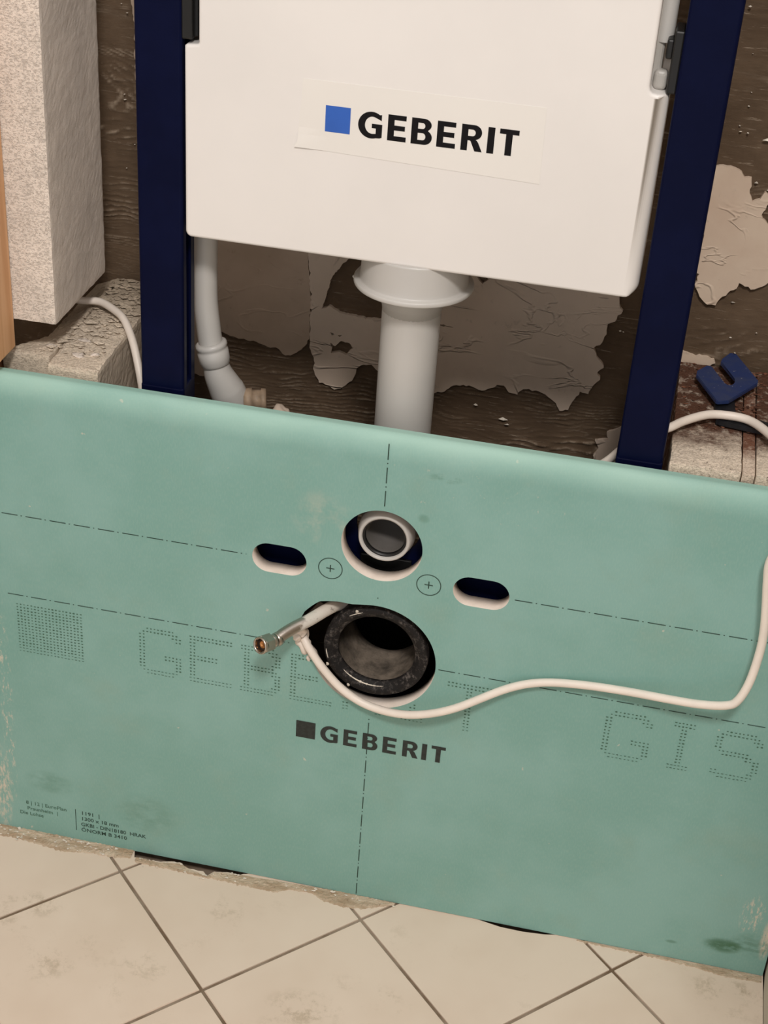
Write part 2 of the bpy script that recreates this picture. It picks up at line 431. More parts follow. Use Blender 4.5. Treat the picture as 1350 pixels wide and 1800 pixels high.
# ================================================================== STRUCTURE
# ---- floor: sub-floor slab, grout bed, diagonal tiles cut along the wall
floor = boxo('floor', (-.95, .56, -1.35, .36, -.08, -.022), 'grout'); tag(floor, kind='structure')
S_ = .27877; X0, Y0 = -.26588, -.0338       # tile diagonal and one tile corner
edge_pts = [(-1.2, .012), (-.47, .012), (-.430, .004), (-.42, -.002), (-.33, .002), (-.262, .003), (-.2585, -.009), (-.250, -.008), (-.2289, -.008), (-.215, -.004), (-.204, -.003),
            (-.198, -.009), (-.1758, -.010), (-.170, -.0155), (-.1645, -.007), (-.150, -.004), (-.135, -.0035), (-.125, .001), (-.10, .004), (.02, .006), (.12, .004), (.150, -.0015), (.165, -.004), (.19, -.0045), (.215, -.002), (.24, .004), (.6, .012)]
def e_of(x):
    for (a, b), (c, d) in zip(edge_pts, edge_pts[1:]):
        if a <= x <= c:
            t = (x-a)/(c-a); y = b+(d-b)*t
            if -.262 < x < -.12: y += .0012*mn.noise(Vector((x*600, 0, 0)))
            return y
    return .01
bed_v = []
def column_poly(xl, xr, ylo, yhi, step=.003):
    """outline of the region between two curves, sampled along x"""
    n = max(2, int((xr-xl)/step)); xs = [xl+(xr-xl)*k/n for k in range(n+1)]
    lo, up = [], []
    for x in xs:
        a, b = ylo(x), yhi(x)
        if b-a > 1e-4: lo.append((x, a)); up.append((x, b))
    return lo, up
def tips(lo, up, cx, cy, hh, xl, xr):
    if abs(xl-(cx-hh)) < 1e-6 and cy < e_of(xl): lo = [(xl, cy)]+lo
    if abs(xr-(cx+hh)) < 1e-6 and cy < e_of(xr): lo = lo+[(xr, cy)]
    return lo, up
# grout bed
lo, up = column_poly(-.95, .4535, lambda x: -1.30, lambda x: e_of(x)-.0008)
prism_z('grout_bed', lo+up[::-1], -.022, -.0016, 'grout', floor)
h = S_/2; gap = .0019
for i in range(-6, 8):
    for j in range(-9, 3):
        cx = X0 + h*(i-j) ; cy = Y0 - h + h*(i+j)     # tile centres
        if cx < -.95 or cx > .60 or cy < -1.25 or cy > h: continue
        hh = h-gap*1.414
        xl, xr = max(cx-hh, -.945), min(cx+hh, .4532)
        if xr-xl < .004: continue
        ylo = lambda x: cy-(hh-abs(x-cx)); yhi = lambda x: min(cy+(hh-abs(x-cx)), e_of(x))
        near = cy+hh > e_of(cx)-.02
        if near:
            lo, up = column_poly(xl, xr, ylo, yhi)
            if len(lo) < 3: continue
            if not any(abs(p[0]-cx) < 1e-5 for p in lo):
                k = sum(1 for p in lo if p[0] < cx)
                if 0 < k < len(lo): lo.insert(k, (cx, cy-hh)); up.insert(k, (cx, min(cy+hh, e_of(cx))))
            lo = [p for p, q in zip(lo, up) if q[1]-p[1] > 2e-4]+([] if 0 else []); up = up[:]
            lo2 = [p for p in lo]; up = [q for q in up if any(abs(q[0]-p[0]) < 1e-9 for p in lo2)]
            lo, up = tips(lo, up, cx, cy, hh, xl, xr)
            loop = lo+up[::-1]
        else:
            loop = [(max(xl, cx-hh), ylo(xl))]
            if xl > cx-hh+1e-6: loop = [(xl, yhi(xl)), (xl, ylo(xl))]
            loop.append((cx, cy-hh)) if cx < xr else None
            if xr < cx+hh-1e-6: loop += [(xr, ylo(xr)), (xr, yhi(xr))]
            else: loop.append((cx+hh, cy))
            if xl < cx < xr: loop.append((cx, cy+hh))
            q = []
            for p in loop:
                if not q or (abs(p[0]-q[-1][0])+abs(p[1]-q[-1][1])) > 1e-5: q.append(p)
            loop = q
            if len(loop) < 3: continue
        prism_z('tile', loop, -.009, 0.0, 'tile', floor, bev=0.0 if near else .0006)
# strip of dried mortar along the cut tile edges
def ragged_strip(name, top, bot, z, mat, parent, seed):
    """low uneven heap between two poly-lines given as (x, y)"""
    xs = np.arange(top[0][0], top[-1][0], .0016); tx, ty = zip(*top); bx, by = zip(*bot)
    V = []; F = []; nj = 9
    for x in xs:
        y1 = np.interp(x, tx, ty); y0 = np.interp(x, bx, by) + .0028*mn.noise(Vector((x*260, seed, 0))) + .0015*mn.noise(Vector((x*800, seed, 3)))
        for j in range(nj+1):
            t = j/nj; y = y0+(y1-y0)*t
            hgt = z*min(1, t*5)*(.45+.9*abs(mn.noise(Vector((x*190, y*420, seed))))+.35*mn.noise(Vector((x*600, y*600, seed))))
            V.append((x, y, max(hgt, .0)+.0001 if j else -.0003))
    for i in range(len(xs)-1):
        for j in range(nj):
            a = i*(nj+1)+j; F.append((a, a+nj+1, a+nj+2, a+1))
    me = bpy.data.meshes.new(name); me.from_pydata(V, [], F); return link(name, me, mat, parent)
mortar = ragged_strip('mortar_strip', [(-.47, .001), (-.2605, .0)], [(-.47, -.020), (-.425, -.018), (-.398, -.016), (-.34, -.023), (-.31, -.017), (-.28, -.016), (-.262, -.012)], .0022, 'debris', floor, 1)
ragged_strip('mortar_strip', [(-.256, -.009), (-.2289, -.0105), (-.204, -.006), (-.19, -.0118), (-.17, -.017), (-.164, -.009), (-.14, -.005), (-.02, .0), (.03, -.0005), (.045, -.001)], [(-.256, -.0165), (-.212, -.0175), (-.172, -.0182), (-.13, -.0195), (-.09, -.0205), (-.075, -.012), (-.05, -.010), (-.035, -.018), (-.012, -.022), (.012, -.019), (.03, -.010), (.045, -.003)], .0018, 'debris', floor, 2)
ragged_strip('mortar_strip', [(.25, -.0005), (.452, -.0005)], [(.25, -.0025), (.33, -.004), (.38, -.007), (.41, -.012), (.452, -.010)], .0010, 'debris', floor, 3)
bm = bmesh.new(); rr = random.Random(5)
for k in range(170):
    if k < 110: x = rr.uniform(-.45, -.28); y = rr.uniform(-.020, -.002)*rr.uniform(.5, 1.15)
    else: x = rr.uniform(-.26, .05); y = e_of(x)-rr.uniform(.001, .014)
    s = rr.uniform(.0006, .0019); crumb(bm, (x, y, .0022*rr.random()+.0005), (s*1.5, s, s), k)
tag(bm_obj('mortar_crumbs', bm, 'mortar_white', floor), kind='stuff')

# ---- back wall with combed adhesive and patches of old plaster
wall_back = boxo('wall_back', (-.95, .56, .262, .36, -.022, 1.35), 'plaster'); tag(wall_back, kind='structure')
def vnoise(x, y, seed):
    """vectorised 2-D value noise in [-1, 1]"""
    xi = np.floor(x).astype(int); yi = np.floor(y).astype(int); fx = x-xi; fy = y-yi
    fx = fx*fx*(3-2*fx); fy = fy*fy*(3-2*fy)
    def hsh(a, b):
        n = (a*374761393 + b*668265263 + seed*982451653) & 0xffffffff
        n = ((n ^ (n >> 13))*1274126177) & 0xffffffff
        return ((n ^ (n >> 16)) & 0xffff)/32767.5-1
    return (hsh(xi, yi)*(1-fx)+hsh(xi+1, yi)*fx)*(1-fy)+(hsh(xi, yi+1)*(1-fx)+hsh(xi+1, yi+1)*fx)*fy
nx, nz = 330, 900
gx = np.linspace(-.60, .459, nx); gz = np.linspace(.30, 1.30, nz)
GX, GZ = np.meshgrid(gx, gz)
warp = vnoise(GX*14, GZ*14, 1)*.008 + vnoise(GX*40, GZ*60, 2)*.0034 + vnoise(GX*130, GZ*90, 12)*.0012 + GX*(.05+.14*vnoise(GX*5, GZ*12, 13))
ph = (GZ+warp)/.0052*2*np.pi
ridge = np.clip(np.sin(ph)+.35*vnoise(GX*60, GZ*260, 3), -1, 1.3)
brk = np.clip(.55+.75*vnoise(GX*38, GZ*150, 14), 0, 1); ridge = (np.clip(ridge, .0, 1.2)**1.5)*brk*2.0
low = np.clip((.565-GZ)/.04, 0, 1)
left = np.clip((-.27-GX)/.03, 0, 1)
mask = np.clip(.15+.9*vnoise(GX*11, GZ*26, 4)+.8*low+.65*left, 0.02, 1)
sm = np.exp(-((GX-.265)/.03)**2)*np.clip((GZ-.72)/.05, 0, 1); mask *= 1-.9*sm
height = ridge*.00075*mask + vnoise(GX*30, GZ*30, 5)*.0007 + vnoise(GX*9, GZ*9, 6)*.0013 + vnoise(GX*120, GZ*220, 7)*.00028
height += np.exp(-((GX-.290-.006*vnoise(GX*0, GZ*8, 8))/.005)**2)*(.0012+.0014*vnoise(GX*90, GZ*160, 9))
GY = .2515 - height
co = np.stack([GX, GY, GZ], -1).reshape(-1, 3).astype(np.float32)
ii = np.arange((nx-1)*(nz-1)); r_, c_ = ii//(nx-1), ii % (nx-1); a_ = r_*nx+c_
quads = np.stack([a_, a_+1, a_+nx+1, a_+nx], -1).astype(np.int32)
me = bpy.data.meshes.new('adhesive_layer'); me.vertices.add(len(co)); me.vertices.foreach_set('co', co.ravel())
me.loops.add(quads.size); me.loops.foreach_set('vertex_index', quads.ravel())
me.polygons.add(len(quads)); me.polygons.foreach_set('loop_start', np.arange(0, quads.size, 4, dtype=np.int32))
me.update(calc_edges=True)
att = me.attributes.new('crest', 'FLOAT', 'POINT'); att.data.foreach_set('value', np.clip(ridge*mask-.35, 0, 1).ravel().astype(np.float32))
link('adhesive_layer', me, 'adhesive', wall_back, smooth=True)
boxo('adhesive_backing', (-.94, .45, .2535, .2625, .0, 1.34), 'adhesive', wall_back)

def patch(outline, holes=(), mat='plaster', y=.2465, seed=1, amp=.0011):
    o = plate('plaster_patch', [ragged(outline, amp, .003, seed)]+[ragged(hh_, amp*.7, .002, seed+k+1) for k, hh_ in enumerate(holes)], y, .2545, mat, wall_back)
    return o
# left brownish patch, middle and right greyer patch with two fallen-out spots
patch([(-.310, .90), (-.310, .52), (-.2719, .5124), (-.2684, .4941), (-.2566, .4922), (-.2519, .5031), (-.236, .5503), (-.2267, .5468), (-.2106, .5457), (-.1968, .5443), (-.1807, .5395), (-.1715, .5397), (-.1668, .5344), (-.1577, .5339), (-.1488, .5409), (-.14, .5509), (-.1376, .5573), (-.1376, .6039), (-.1426, .6495), (-.145, .90)], mat='plaster_brown', y=.2475, seed=2)
patch([(-.1445, .90), (-.1420, .6495), (-.1370, .6039), (-.1370, .5573), (-.1353, .5443), (-.1314, .5327), (-.1296, .5157), (-.1246, .5066), (-.1131, .5047), (-.1072, .5007), (-.0972, .5061), (-.0854, .5205), (-.0837, .5307), (-.0761, .5363), (-.0672, .5378), (-.0612, .5319), (-.03, .512), (.0041, .515), (.015, .5189), (.0235, .5275), (.0344, .5303), (.0436, .5298), (.055, .5266), (.0638, .5311), (.0706, .5363), (.0779, .5365), (.0841, .5294), (.0934, .5283), (.0965, .5335), (.1052, .537), (.1162, .5358), (.1258, .5314), (.1357, .5249), (.1404, .5165), (.1492, .519), (.1517, .5276), (.1584, .5389), (.1588, .543), (.168, .5415), (.1712, .5511), (.178, .5602), (.1742, .5685), (.18, .5744), (.1731, .5832), (.1662, .5948), (.1726, .5997), (.1778, .6131), (.1771, .6245), (.1844, .6285), (.1905, .6409), (.1862, .6468), (.1854, .6523), (.180, .70), (.178, .90)],
      holes=[[(-.1064, .6468), (-.1156, .6328), (-.1211, .6088), (-.1261, .595), (-.1151, .5991), (-.106, .5934), (-.0904, .5923), (-.0748, .5912), (-.0627, .5919), (-.0574, .5951), (-.055, .66), (-.085, .675)],
             [(-.1143, .5562), (-.1085, .5535), (-.1021, .5606), (-.0931, .5596), (-.0883, .5543), (-.0926, .55), (-.0968, .5444), (-.1037, .547), (-.1126, .5443), (-.1118, .5505)],
             [(-.1148, .569), (-.1125, .5655), (-.110, .567), (-.1115, .5685)], [(-.1065, .567), (-.104, .565), (-.1015, .568), (-.104, .5672)],
             [(.003, .5975), (.003, .595), (.018, .5955)], [(.036, .657), (.044, .649), (.050, .655), (.044, .660)]],
      mat='plaster', y=.2468, seed=5)
patch([(.245, .515), (.2069, .5073), (.1936, .4988), (.1965, .491), (.1824, .4875), (.1872, .4789), (.1844, .4721), (.183, .4624), (.190, .44), (.245, .44)], mat='plaster', y=.247, seed=9)
# pale patch to the right of the right post
patch([(.235, .800), (.2567, .8038), (.271, .8057), (.2794, .8033), (.2859, .7965), (.2924, .7974), (.2939, .7892), (.2932, .782), (.2974, .7741), (.3041, .7772), (.3075, .7850), (.3106, .783), (.315, .795), (.34, .80), (.40, .79), (.40, .70), (.34, .699), (.3277, .6932), (.316, .6846), (.306, .6862), (.3, .689), (.2984, .6827), (.2911, .6771), (.2841, .6692), (.2812, .6619), (.2729, .6613), (.2664, .6665), (.2608, .6748), (.2569, .6818), (.2599, .6928), (.250, .696), (.242, .72)],
      holes=[[(.3084, .7614), (.3125, .7734), (.323, .775), (.332, .765), (.330, .752), (.318, .751)], [(.245, .7395), (.252, .7385), (.2575, .7345), (.2575, .7290), (.250, .7268), (.243, .729)]], mat='plaster_light', y=.2462, seed=12)
patch([(.195, .905), (.2065, .905), (.2085, .875), (.200, .868), (.194, .872)], mat='plaster_light', y=.247, seed=14)
patch([(.230, .606), (.262, .6045), (.290, .6025), (.292, .598), (.280, .590), (.23, .585)], mat='plaster_light', y=.247, seed=15)
# narrow remains of plaster left of the left post
patch([(-.334, 1.02), (-.3285, 1.03), (-.322, .95), (-.320, .85), (-.325, .80), (-.330, .82), (-.3295, .87), (-.3345, .91), (-.331, .96)], mat='plaster_brown', y=.249, seed=17)
bm = bmesh.new(); rr = random.Random(3)
for x, z, s in ((.2473, .9544, .004), (.250, .962, .003), (.2624, .9561, .002), (.2991, .8351, .0055), (.2741, .8403, .0018), (.2810, .8400, .0012), (.0813, .4959, .005), (.086, .490, .0035), (.050, .508, .003), (.1906, .6185, .0015), (.194, .618, .0012), (.2979, .7927, .003), (.252, .893, .003)):
    crumb(bm, (x, .2475, z), (s, .0022, s*.8), int(x*1e5))
for k in range(70):
    x = rr.choice([rr.uniform(-.37, -.32), rr.uniform(.26, .34), rr.uniform(-.12, .19)]); z = rr.uniform(.46, .98)
    if -.30 < x < .2 and z > .53: continue
    s = rr.uniform(.0004, .0013); crumb(bm, (x, .2492, z), (s*1.6, .0016, s), k)
tag(bm_obj('plaster_splashes', bm, 'mortar_white', wall_back), kind='stuff')

# ---- right wall: bare wall and thicker coat whose rounded end stops just short of the board
wall_right = boxo('wall_right', (.4592, .56, -1.30, .262, -.022, 1.35), 'wallpaint'); tag(wall_right, kind='structure')
prism_z('plaster_coat', [(.4640, -1.28), (.4640, .0170)] + [(.4570, .0168), (.4558, .0140), (.4552, .0040), (.4546, -.0100), (.4540, -.022), (.4538, -.035), (.4538, -1.28)], -.0015, 1.30, 'wallpaint', wall_right)

# ---- unseen left wall, added to dim the light on the left side
added_wall_left = boxo('added_wall_left', (-.80, -.60, -1.30, .262, -.022, 1.9), 'wallpaint'); tag(added_wall_left, kind='structure')

# ================================================================== GREEN BOARD
BX, BT, BZ = .4525, .018, .592
board = empty('plasterboard', (0, 0, 0), 'large pale green plasterboard panel with cut holes leaning before the blue frame', 'board')
def hole_circle(cx, cz, r, n=64): return [(cx+r*math.cos(2*math.pi*k/n), cz+r*math.sin(2*math.pi*k/n)) for k in range(n)]
def hole_drain():
    out = []
    pts = [(0, .064), (100, .064), (112, .0655), (125, .074), (135, .082), (147, .0845), (160, .0835), (172, .0835), (182, .078), (190, .068), (198, .0645), (210, .064), (360, .064)]
    for k in range(96):
        a = 360*k/96
        for (a0, r0), (a1, r1) in zip(pts, pts[1:]):
            if a0 <= a <= a1: r = r0+(r1-r0)*(a-a0)/(a1-a0); break
        if 108 < a < 196: r += .0012*mn.noise(Vector((a*.35, 0, 0)))
        out.append((math.cos(math.radians(a))*r, .336+math.sin(math.radians(a))*r))
    return out
def slot(cx, cz, L=.0555, H=.0335, n=16):
    r = H/2; d = L/2-r
    return arc(cx+d, cz, r, r, -90, 90, n)+arc(cx-d, cz, r, r, 90, 270, n)
ZR = .566      # rounding starts here
outline = [(-BX, .0008), (BX, .0008), (BX, ZR), (-BX, ZR)]
holes = [hole_circle(0, .4708, .0402), hole_drain(), slot(-.1014, .4355), slot(.1010, .4355)]
bm = bmesh.new()
A, fa = fill_loops(bm, [outline]+holes, 0.0); B, fb = fill_loops(bm, [outline]+holes, BT)
for a, b in zip(A[1:], B[1:]):
    for i in range(len(a)):
        j = (i+1) % len(a); f = bm.faces.new((a[i], a[j], b[j], b[i])); f.material_index = 1; f.smooth = True
for i, j in ((0, 1), (1, 2), (3, 0)):
    f = bm.faces.new((A[0][i], A[0][j], B[0][j], B[0][i])); f.material_index = 1
# rounded top edge (profile in y, z)
prof = [(0, ZR)] + [(.012-.012*math.cos(t), ZR+.026*math.sin(t)) for t in [math.pi/2*k/20 for k in range(1, 21)]] + [(BT, BZ), (BT, ZR)]
L = [bm.verts.new((-BX, y, z)) for y, z in prof]      # rows of their own keep the shading normals of the wrap clean
R = [bm.verts.new((BX, y, z)) for y, z in prof]
for i in range(len(prof)-1):
    f = bm.faces.new((L[i], R[i], R[i+1], L[i+1])); f.smooth = i < 20
for Q in (L, R):
    f = bm.faces.new([bm.verts.new(v.co) for v in Q]); f.material_index = 1
bm_obj('panel', bm, ['board', 'gypsum'], board)
# prints on the board -----------------------------------------------------
def flat(name, polys, y, mat, parent, th=.00015):
    """polys: list of loops-lists, each filled in plane y"""
    bm = bmesh.new()
    for L in polys: fill_loops(bm, L, y)
    for f in bm.faces: f.normal_update()
    for f in bm.faces:
        if f.normal.y > 0: f.normal_flip()
    me = bpy.data.meshes.new(name); bm.to_mesh(me); bm.free(); return link(name, me, mat, parent)
def rect(x0, x1, z0, z1): return [(x0, z0), (x1, z0), (x1, z1), (x0, z1)]
YP = -.00025
def in_hole(x, z):
    if math.hypot(x, z-.4708) < .042: return True
    if math.hypot(x, z-.336) < .0665: return True
    if -.085 < x < -.06 and .325 < z < .395 : return True
    return False
def dashes_h(z, x0, x1, w=.00095, per=.0257, off=0):
    P = []; x = x0
    while x < x1:
        for a, b in ((0, .0172), (.0205, .0218)):
            p, q = x+a, min(x+b, x1)
            if q > p and not in_hole((p+q)/2, z) and not in_hole(p, z) and not in_hole(q, z): P.append([rect(p, q, z-w/2, z+w/2)])
        x += per
    return P
def dashes_v(x, z0, z1, w=.00105, per=.0257):
    P = []; z = z1
    while z > z0:
        for a, b in ((0, .0172), (.0205, .0218)):
            p, q = z-a, max(z-b, z0)
            if p > q and not in_hole(x, (p+q)/2) and not in_hole(x, p) and not in_hole(x, q): P.append([rect(x-w/2, x+w/2, q, p)])
        z -= per
    return P
for nm, P_ in (('centre_line', dashes_v(0, .003, .585)), ('bolt_line', dashes_h(.4355, -.3926, -.135)+dashes_h(.4350, .1341, .450)), ('drain_line', dashes_h(.3358, -.3926, -.085)+dashes_h(.3352, .067, .450))):
    tag(flat(nm, P_, YP, 'ink', board), kind='stuff')
for cx in (-.0494, .0492):
    ring = [hole_circle(cx, .4353, .0124, 48), hole_circle(cx, .4353, .0115, 48)]
    bm = bmesh.new()
    a = [bm.verts.new((p[0], YP, p[1])) for p in ring[0]]; b = [bm.verts.new((p[0], YP, p[1])) for p in ring[1]]
    for i in range(48): bm.faces.new((a[i], a[(i+1) % 48], b[(i+1) % 48], b[i]))
    for r_0 in (rect(cx-.0042, cx+.0042, .43475, .43585), rect(cx-.00055, cx+.00055, .4311, .4395)):
        bm.faces.new([bm.verts.new((p[0], YP-.00003 if r_0[0][0] > cx-.0012 else YP, p[1])) for p in r_0])
    bm_obj('drill_mark', bm, 'ink', board)
# lettering of the maker's mark: outlines in units of the capital height
def bowl(x0, xr, z0, z1, n=10):
    r = (z1-z0)/2; return arc(xr-r*1.0, (z0+z1)/2, r, r, -90, 90, n)
G_ = (arc(.53, .5, .53, .52, 50, 285, 34) + [(.80, .03), (.93, .07), (.93, .55), (.55, .55), (.55, .375), (.70, .375), (.70, .19)] + arc(.55, .5, .29, .335, 282, 62, 26)[0:] + [(.80, .73), (.93, .73), (.93, .95), (.88, .965)])
def letter(ch):
    V, H = .25, .19
    if ch == 'E': return .715, [[(0, 0), (.715, 0), (.715, H), (V, H), (V, .41), (.66, .41), (.66, .41+H), (V, .41+H), (V, 1-H), (.70, 1-H), (.70, 1), (0, 1)]]
    if ch == 'I': return .26, [rect(0, .26, 0, 1)]
    if ch == 'T': return .73, [[(.24, 0), (.49, 0), (.49, 1-H), (.73, 1-H), (.73, 1), (0, 1), (0, 1-H), (.24, 1-H)]]
    if ch == 'B':
        return .80, [[(0, 0)]+arc(.50, .285, .30, .285, -90, 62, 12)+arc(.47, .76, .29, .24, -50, 90, 12)+[(0, 1)],
                     [(V, .17)]+arc(.44, .305, .11, .135, -90, 90, 8)+[(V, .44)], [(V, .60)]+arc(.42, .715, .10, .115, -90, 90, 8)+[(V, .83)]]
    if ch == 'R':
        return .82, [[(0, 0), (V, 0), (V, .40), (.33, .40), (.36, .38), (.54, 0), (.82, 0), (.66, .33), (.60, .41), (.55, .44)]+arc(.47, .715, .30, .285, -58, 90, 14)+[(0, 1)],
                     [(V, .57)]+arc(.42, .695, .11, .125, -90, 90, 8)+[(V, .82)]]
    if ch == 'G':
        outer = arc(.52, .5, .52, .515, 55, 290, 36)+[(.85, .025), (.93, .06), (.93, .56), (.53, .56), (.53, .39), (.69, .39), (.69, .185)]
        inner = arc(.55, .5, .285, .33, 300, 66, 30)
        inner = [p for p in inner if not (p[0] > .60 and p[1] < .45)]
        return .95, [outer+inner+[(.76, .765), (.90, .70), (.90, .935)]]
def logo(x0, z0, hgt, starts, parent, mat, y, squeeze=1.0):
    for ch, sx in zip('GEBERIT', starts):
        wd, L = letter(ch); flat('letter', [[[(x0+sx+p[0]*hgt*squeeze, z0+p[1]*hgt) for p in q] for q in L]], y, mat, parent)
mark = flat('brand_mark', [[rect(-.0772, -.0563, .2150, .2371)]], YP-.00005, 'ink_black', board)
logo(-.0508, .2148, .0216, [0, .0250, .0455, .0673, .0885, .1090, .1190], mark, 'ink_black', YP-.00005, .95)
# dot-matrix lettering
BIT = {
'G': ["..########..", ".##########.", "##.......###", "##........##", "##..........", "##..........", "##..........", "##..........", "##.....#####", "##.....#####", "##........##", "##........##", "##........##", ".##########.", "..########.."],
'E': ["############", "############", "##..........", "##..........", "##..........", "##..........", "########....", "########....", "##..........", "##..........", "##..........", "##..........", "##..........", "############", "############"],
'B': ["##########..", "###########.", ".##......###", ".##.......##", ".##.......##", ".##......###", ".#########..", ".##########.", ".##......###", ".##.......##", ".##.......##", ".##.......##", ".##......###", "###########.", "##########.."],
'R': ["##########..", "###########.", ".##......###", ".##.......##", ".##.......##", ".##......###", ".##########.", ".#########..", ".##.###.....", ".##..###....", ".##...###...", ".##....###..", ".##.....##..", ".##......###", ".##.......##"],
'I': ["######", "######", "..##..", "..##..", "..##..", "..##..", "..##..", "..##..", "..##..", "..##..", "..##..", "..##..", "..##..", "######", "######"],
'T': ["############", "############", ".....##.....", ".....##.....", ".....##.....", ".....##.....", ".....##.....", ".....##.....", ".....##.....", ".....##.....", ".....##.....", ".....##.....", ".....##.....", ".....##.....", ".....##....."],
'S': ["..########..", ".##########.", "##.......###", "##........##", "##..........", "##..........", ".########...", "..########..", "........####", "..........##", "..........##", "..........##", "##.......##.", "###########.", "..########.."]}
bm = bmesh.new()
def dots(rows, x0, x1, z1, z0):
    nr, nc = len(rows), len(rows[0]); px = (x1-x0)/(nc-1); pz = (z1-z0)/(nr-1)
    for r, s in enumerate(rows):
        for c, ch in enumerate(s):
            if ch != '#': continue
            x, z = x0+c*px+random.uniform(-.0002, .0002), z1-r*pz+random.uniform(-.0002, .0002)
            if in_hole(x, z): continue
            a, b = .00125*random.uniform(.75, 1.2), .00078*random.uniform(.7, 1.2)
            if r >= nr-2: a *= 1.1; b *= .6
            bm.faces.new([bm.verts.new((x+dx*a, YP, z+dz*b)) for dx, dz in ((-1, 0), (-.5, -1), (.5, -1), (1, 0), (.5, 1), (-.5, 1))])
dots(["#"*19]*17, -.3830, -.3127, .3242, .2630)
for ch, a, b in (('G', -.2480, -.2045), ('E', -.1930, -.1495), ('B', -.1380, -.0975), ('E', -.0845, -.0420), ('R', -.0320, .0105), ('I', .0340, .0545), ('T', .0790, .1225), ('G', .2405, .2850), ('I', .3078, .3262), ('S', .3505, .3940)):
    dots(BIT[ch], a, b, .3222, .2640)
tag(bm_obj('dotted_lettering', bm, 'ink_pale', board), kind='stuff')
def text(name, body, x, z, size, mat, parent, y, sx=1.0, track=1.0):
    cu = bpy.data.curves.new('txt', 'FONT'); cu.body = body; cu.size = size; cu.space_character = track; cu.offset = size*.012
    cu.resolution_u = 2
    ob = bpy.data.objects.new('txt', cu); C.objects.link(ob)
    dg = bpy.context.evaluated_depsgraph_get(); me = bpy.data.meshes.new_from_object(ob.evaluated_get(dg))
    bpy.data.objects.remove(ob)
    me.transform(Matrix.Translation((x, y, z)) @ Matrix.Rotation(math.pi/2, 4, 'X') @ Matrix.Diagonal((sx, 1, 1, 1)))
    me.name = name; return link(name, me, mat, parent)
for s, x, z, k in (('8 | 12 | EuroPlan', -.3908, .0415, 1.0), ('Praunheim  |', -.3897, .0330, 1.0), ('Die Lohse', -.3990, .0250, .95)):
    text('small_print', s, x, z, .0072, 'ink_pale', board, YP, 1.02*k)
flat('small_print_rule', [[rect(-.3312, -.3304, .0156, .0477)]], YP, 'ink', board)
for s, x, z, k in (('1191  |', -.3244, .0412, 1.1), ('1300 x 18 mm', -.3246, .0326, 1.05), ('GKBI - DIN18180  HRAK', -.3250, .0238, 1.0), ('ÖNORM B 3410', -.3250, .0156, 1.08)):
    text('small_print', s, x, z, .0076, 'ink', board, YP, .97*k)
# torn gypsum at the left rim of the drain hole
blob('torn_gypsum', (-.0745, .004, .3385), (.0075, .0065, .012), 'gypsum', board, .45, 120, 3, 3)
blob('torn_gypsum', (-.0665, .006, .3225), (.0045, .007, .009), 'gypsum', board, .4, 130, 3, 6)

# ================================================================== STEEL FRAME
PY0, PY1 = .026, .060
frame = empty('installation_frame', (0, .046, 0), 'dark blue steel installation frame of two posts holding the white cistern', 'frame')
for x0, x1 in ((-.2500, -.2075), (.2080, .2505)):
    sg = 1 if x0 < 0 else -1; xo, xi = (x0, x1) if x0 < 0 else (x1, x0)     # outer and inner side; the channel opens inwards
    rr_ = .0032; T_ = .0022
    Lc = [(xo+sg*(rr_-rr_*math.cos(t)), PY0+rr_-rr_*math.sin(t)) for t in [math.pi/2*k/5 for k in range(6)]]
    Lc += [(xi-sg*(rr_-rr_*math.sin(t)), PY0+rr_-rr_*math.cos(t)) for t in [math.pi/2*k/5 for k in range(6)]]
    Lc += [(xi, PY0+.010), (xi-sg*T_, PY0+.010), (xi-sg*T_, PY0+T_), (xo+sg*T_, PY0+T_), (xo+sg*T_, PY1-T_), (xi-sg*T_, PY1-T_), (xi-sg*T_, PY1-.010), (xi, PY1-.010), (xi, PY1), (xo, PY1)]
    p = prism_z('post', Lc, .02, 1.22, 'navy', frame)
    ft = boxo('foot', (x0-.006, x1+.006, PY0+.001, PY1+.03, -.004, .006), 'navy', p, .001)
    # clamped inner leg of the post
    boxo('leg_sleeve', (x0-.0004, x1+.0004, PY0-.0004, PY1+.0004, .30, .5945), 'navy', p, .0022)
plate('mounting_plate', [rect(-.2072, .2076, .402, .53), hole_circle(0, .4735, .0325, 48)], .034, .037, 'navy', frame)
boxo('crossbar', (-.2072, .2076, .037, .062, .500, .53), 'navy', frame, .002)
boxo('crossbar', (-.2072, .2076, .037, .062, .402, .425), 'navy', frame, .002)
boxo('crossbar', (-.2072, .2076, .034, .060, .22, .255), 'navy', frame, .002)
boxo('pipe_cradle', (-.026, .026, .0305, .0338, .420, .4385), 'black_plastic', frame, .001)
for x in (-.034, .034):
    bm = bmesh.new(); lathe(bm, (x, .0290, .4330), (0, 1, 0), [(0, .0035), (.0008, .0044), (.005, .0044)], 6); bm_obj('screw', bm, 'navy', frame)
# black clips between posts and cistern
boxo('clip', (.2004, .2085, .030, .060, .9300, .9808), 'black_plastic', frame, .0015)
boxo('clip_pin', (.1955, .2012, .034, .050, .9565, .9725), 'black_plastic', frame, .0015)
boxo('clip', (-.2085, -.1985, .0275, .060, .9275, 1.02), 'black_plastic', frame, .0015)
boxo('clip_pin', (-.2015, -.1955, .034, .056, .9290, 1.02), 'black_plastic', frame, .001)

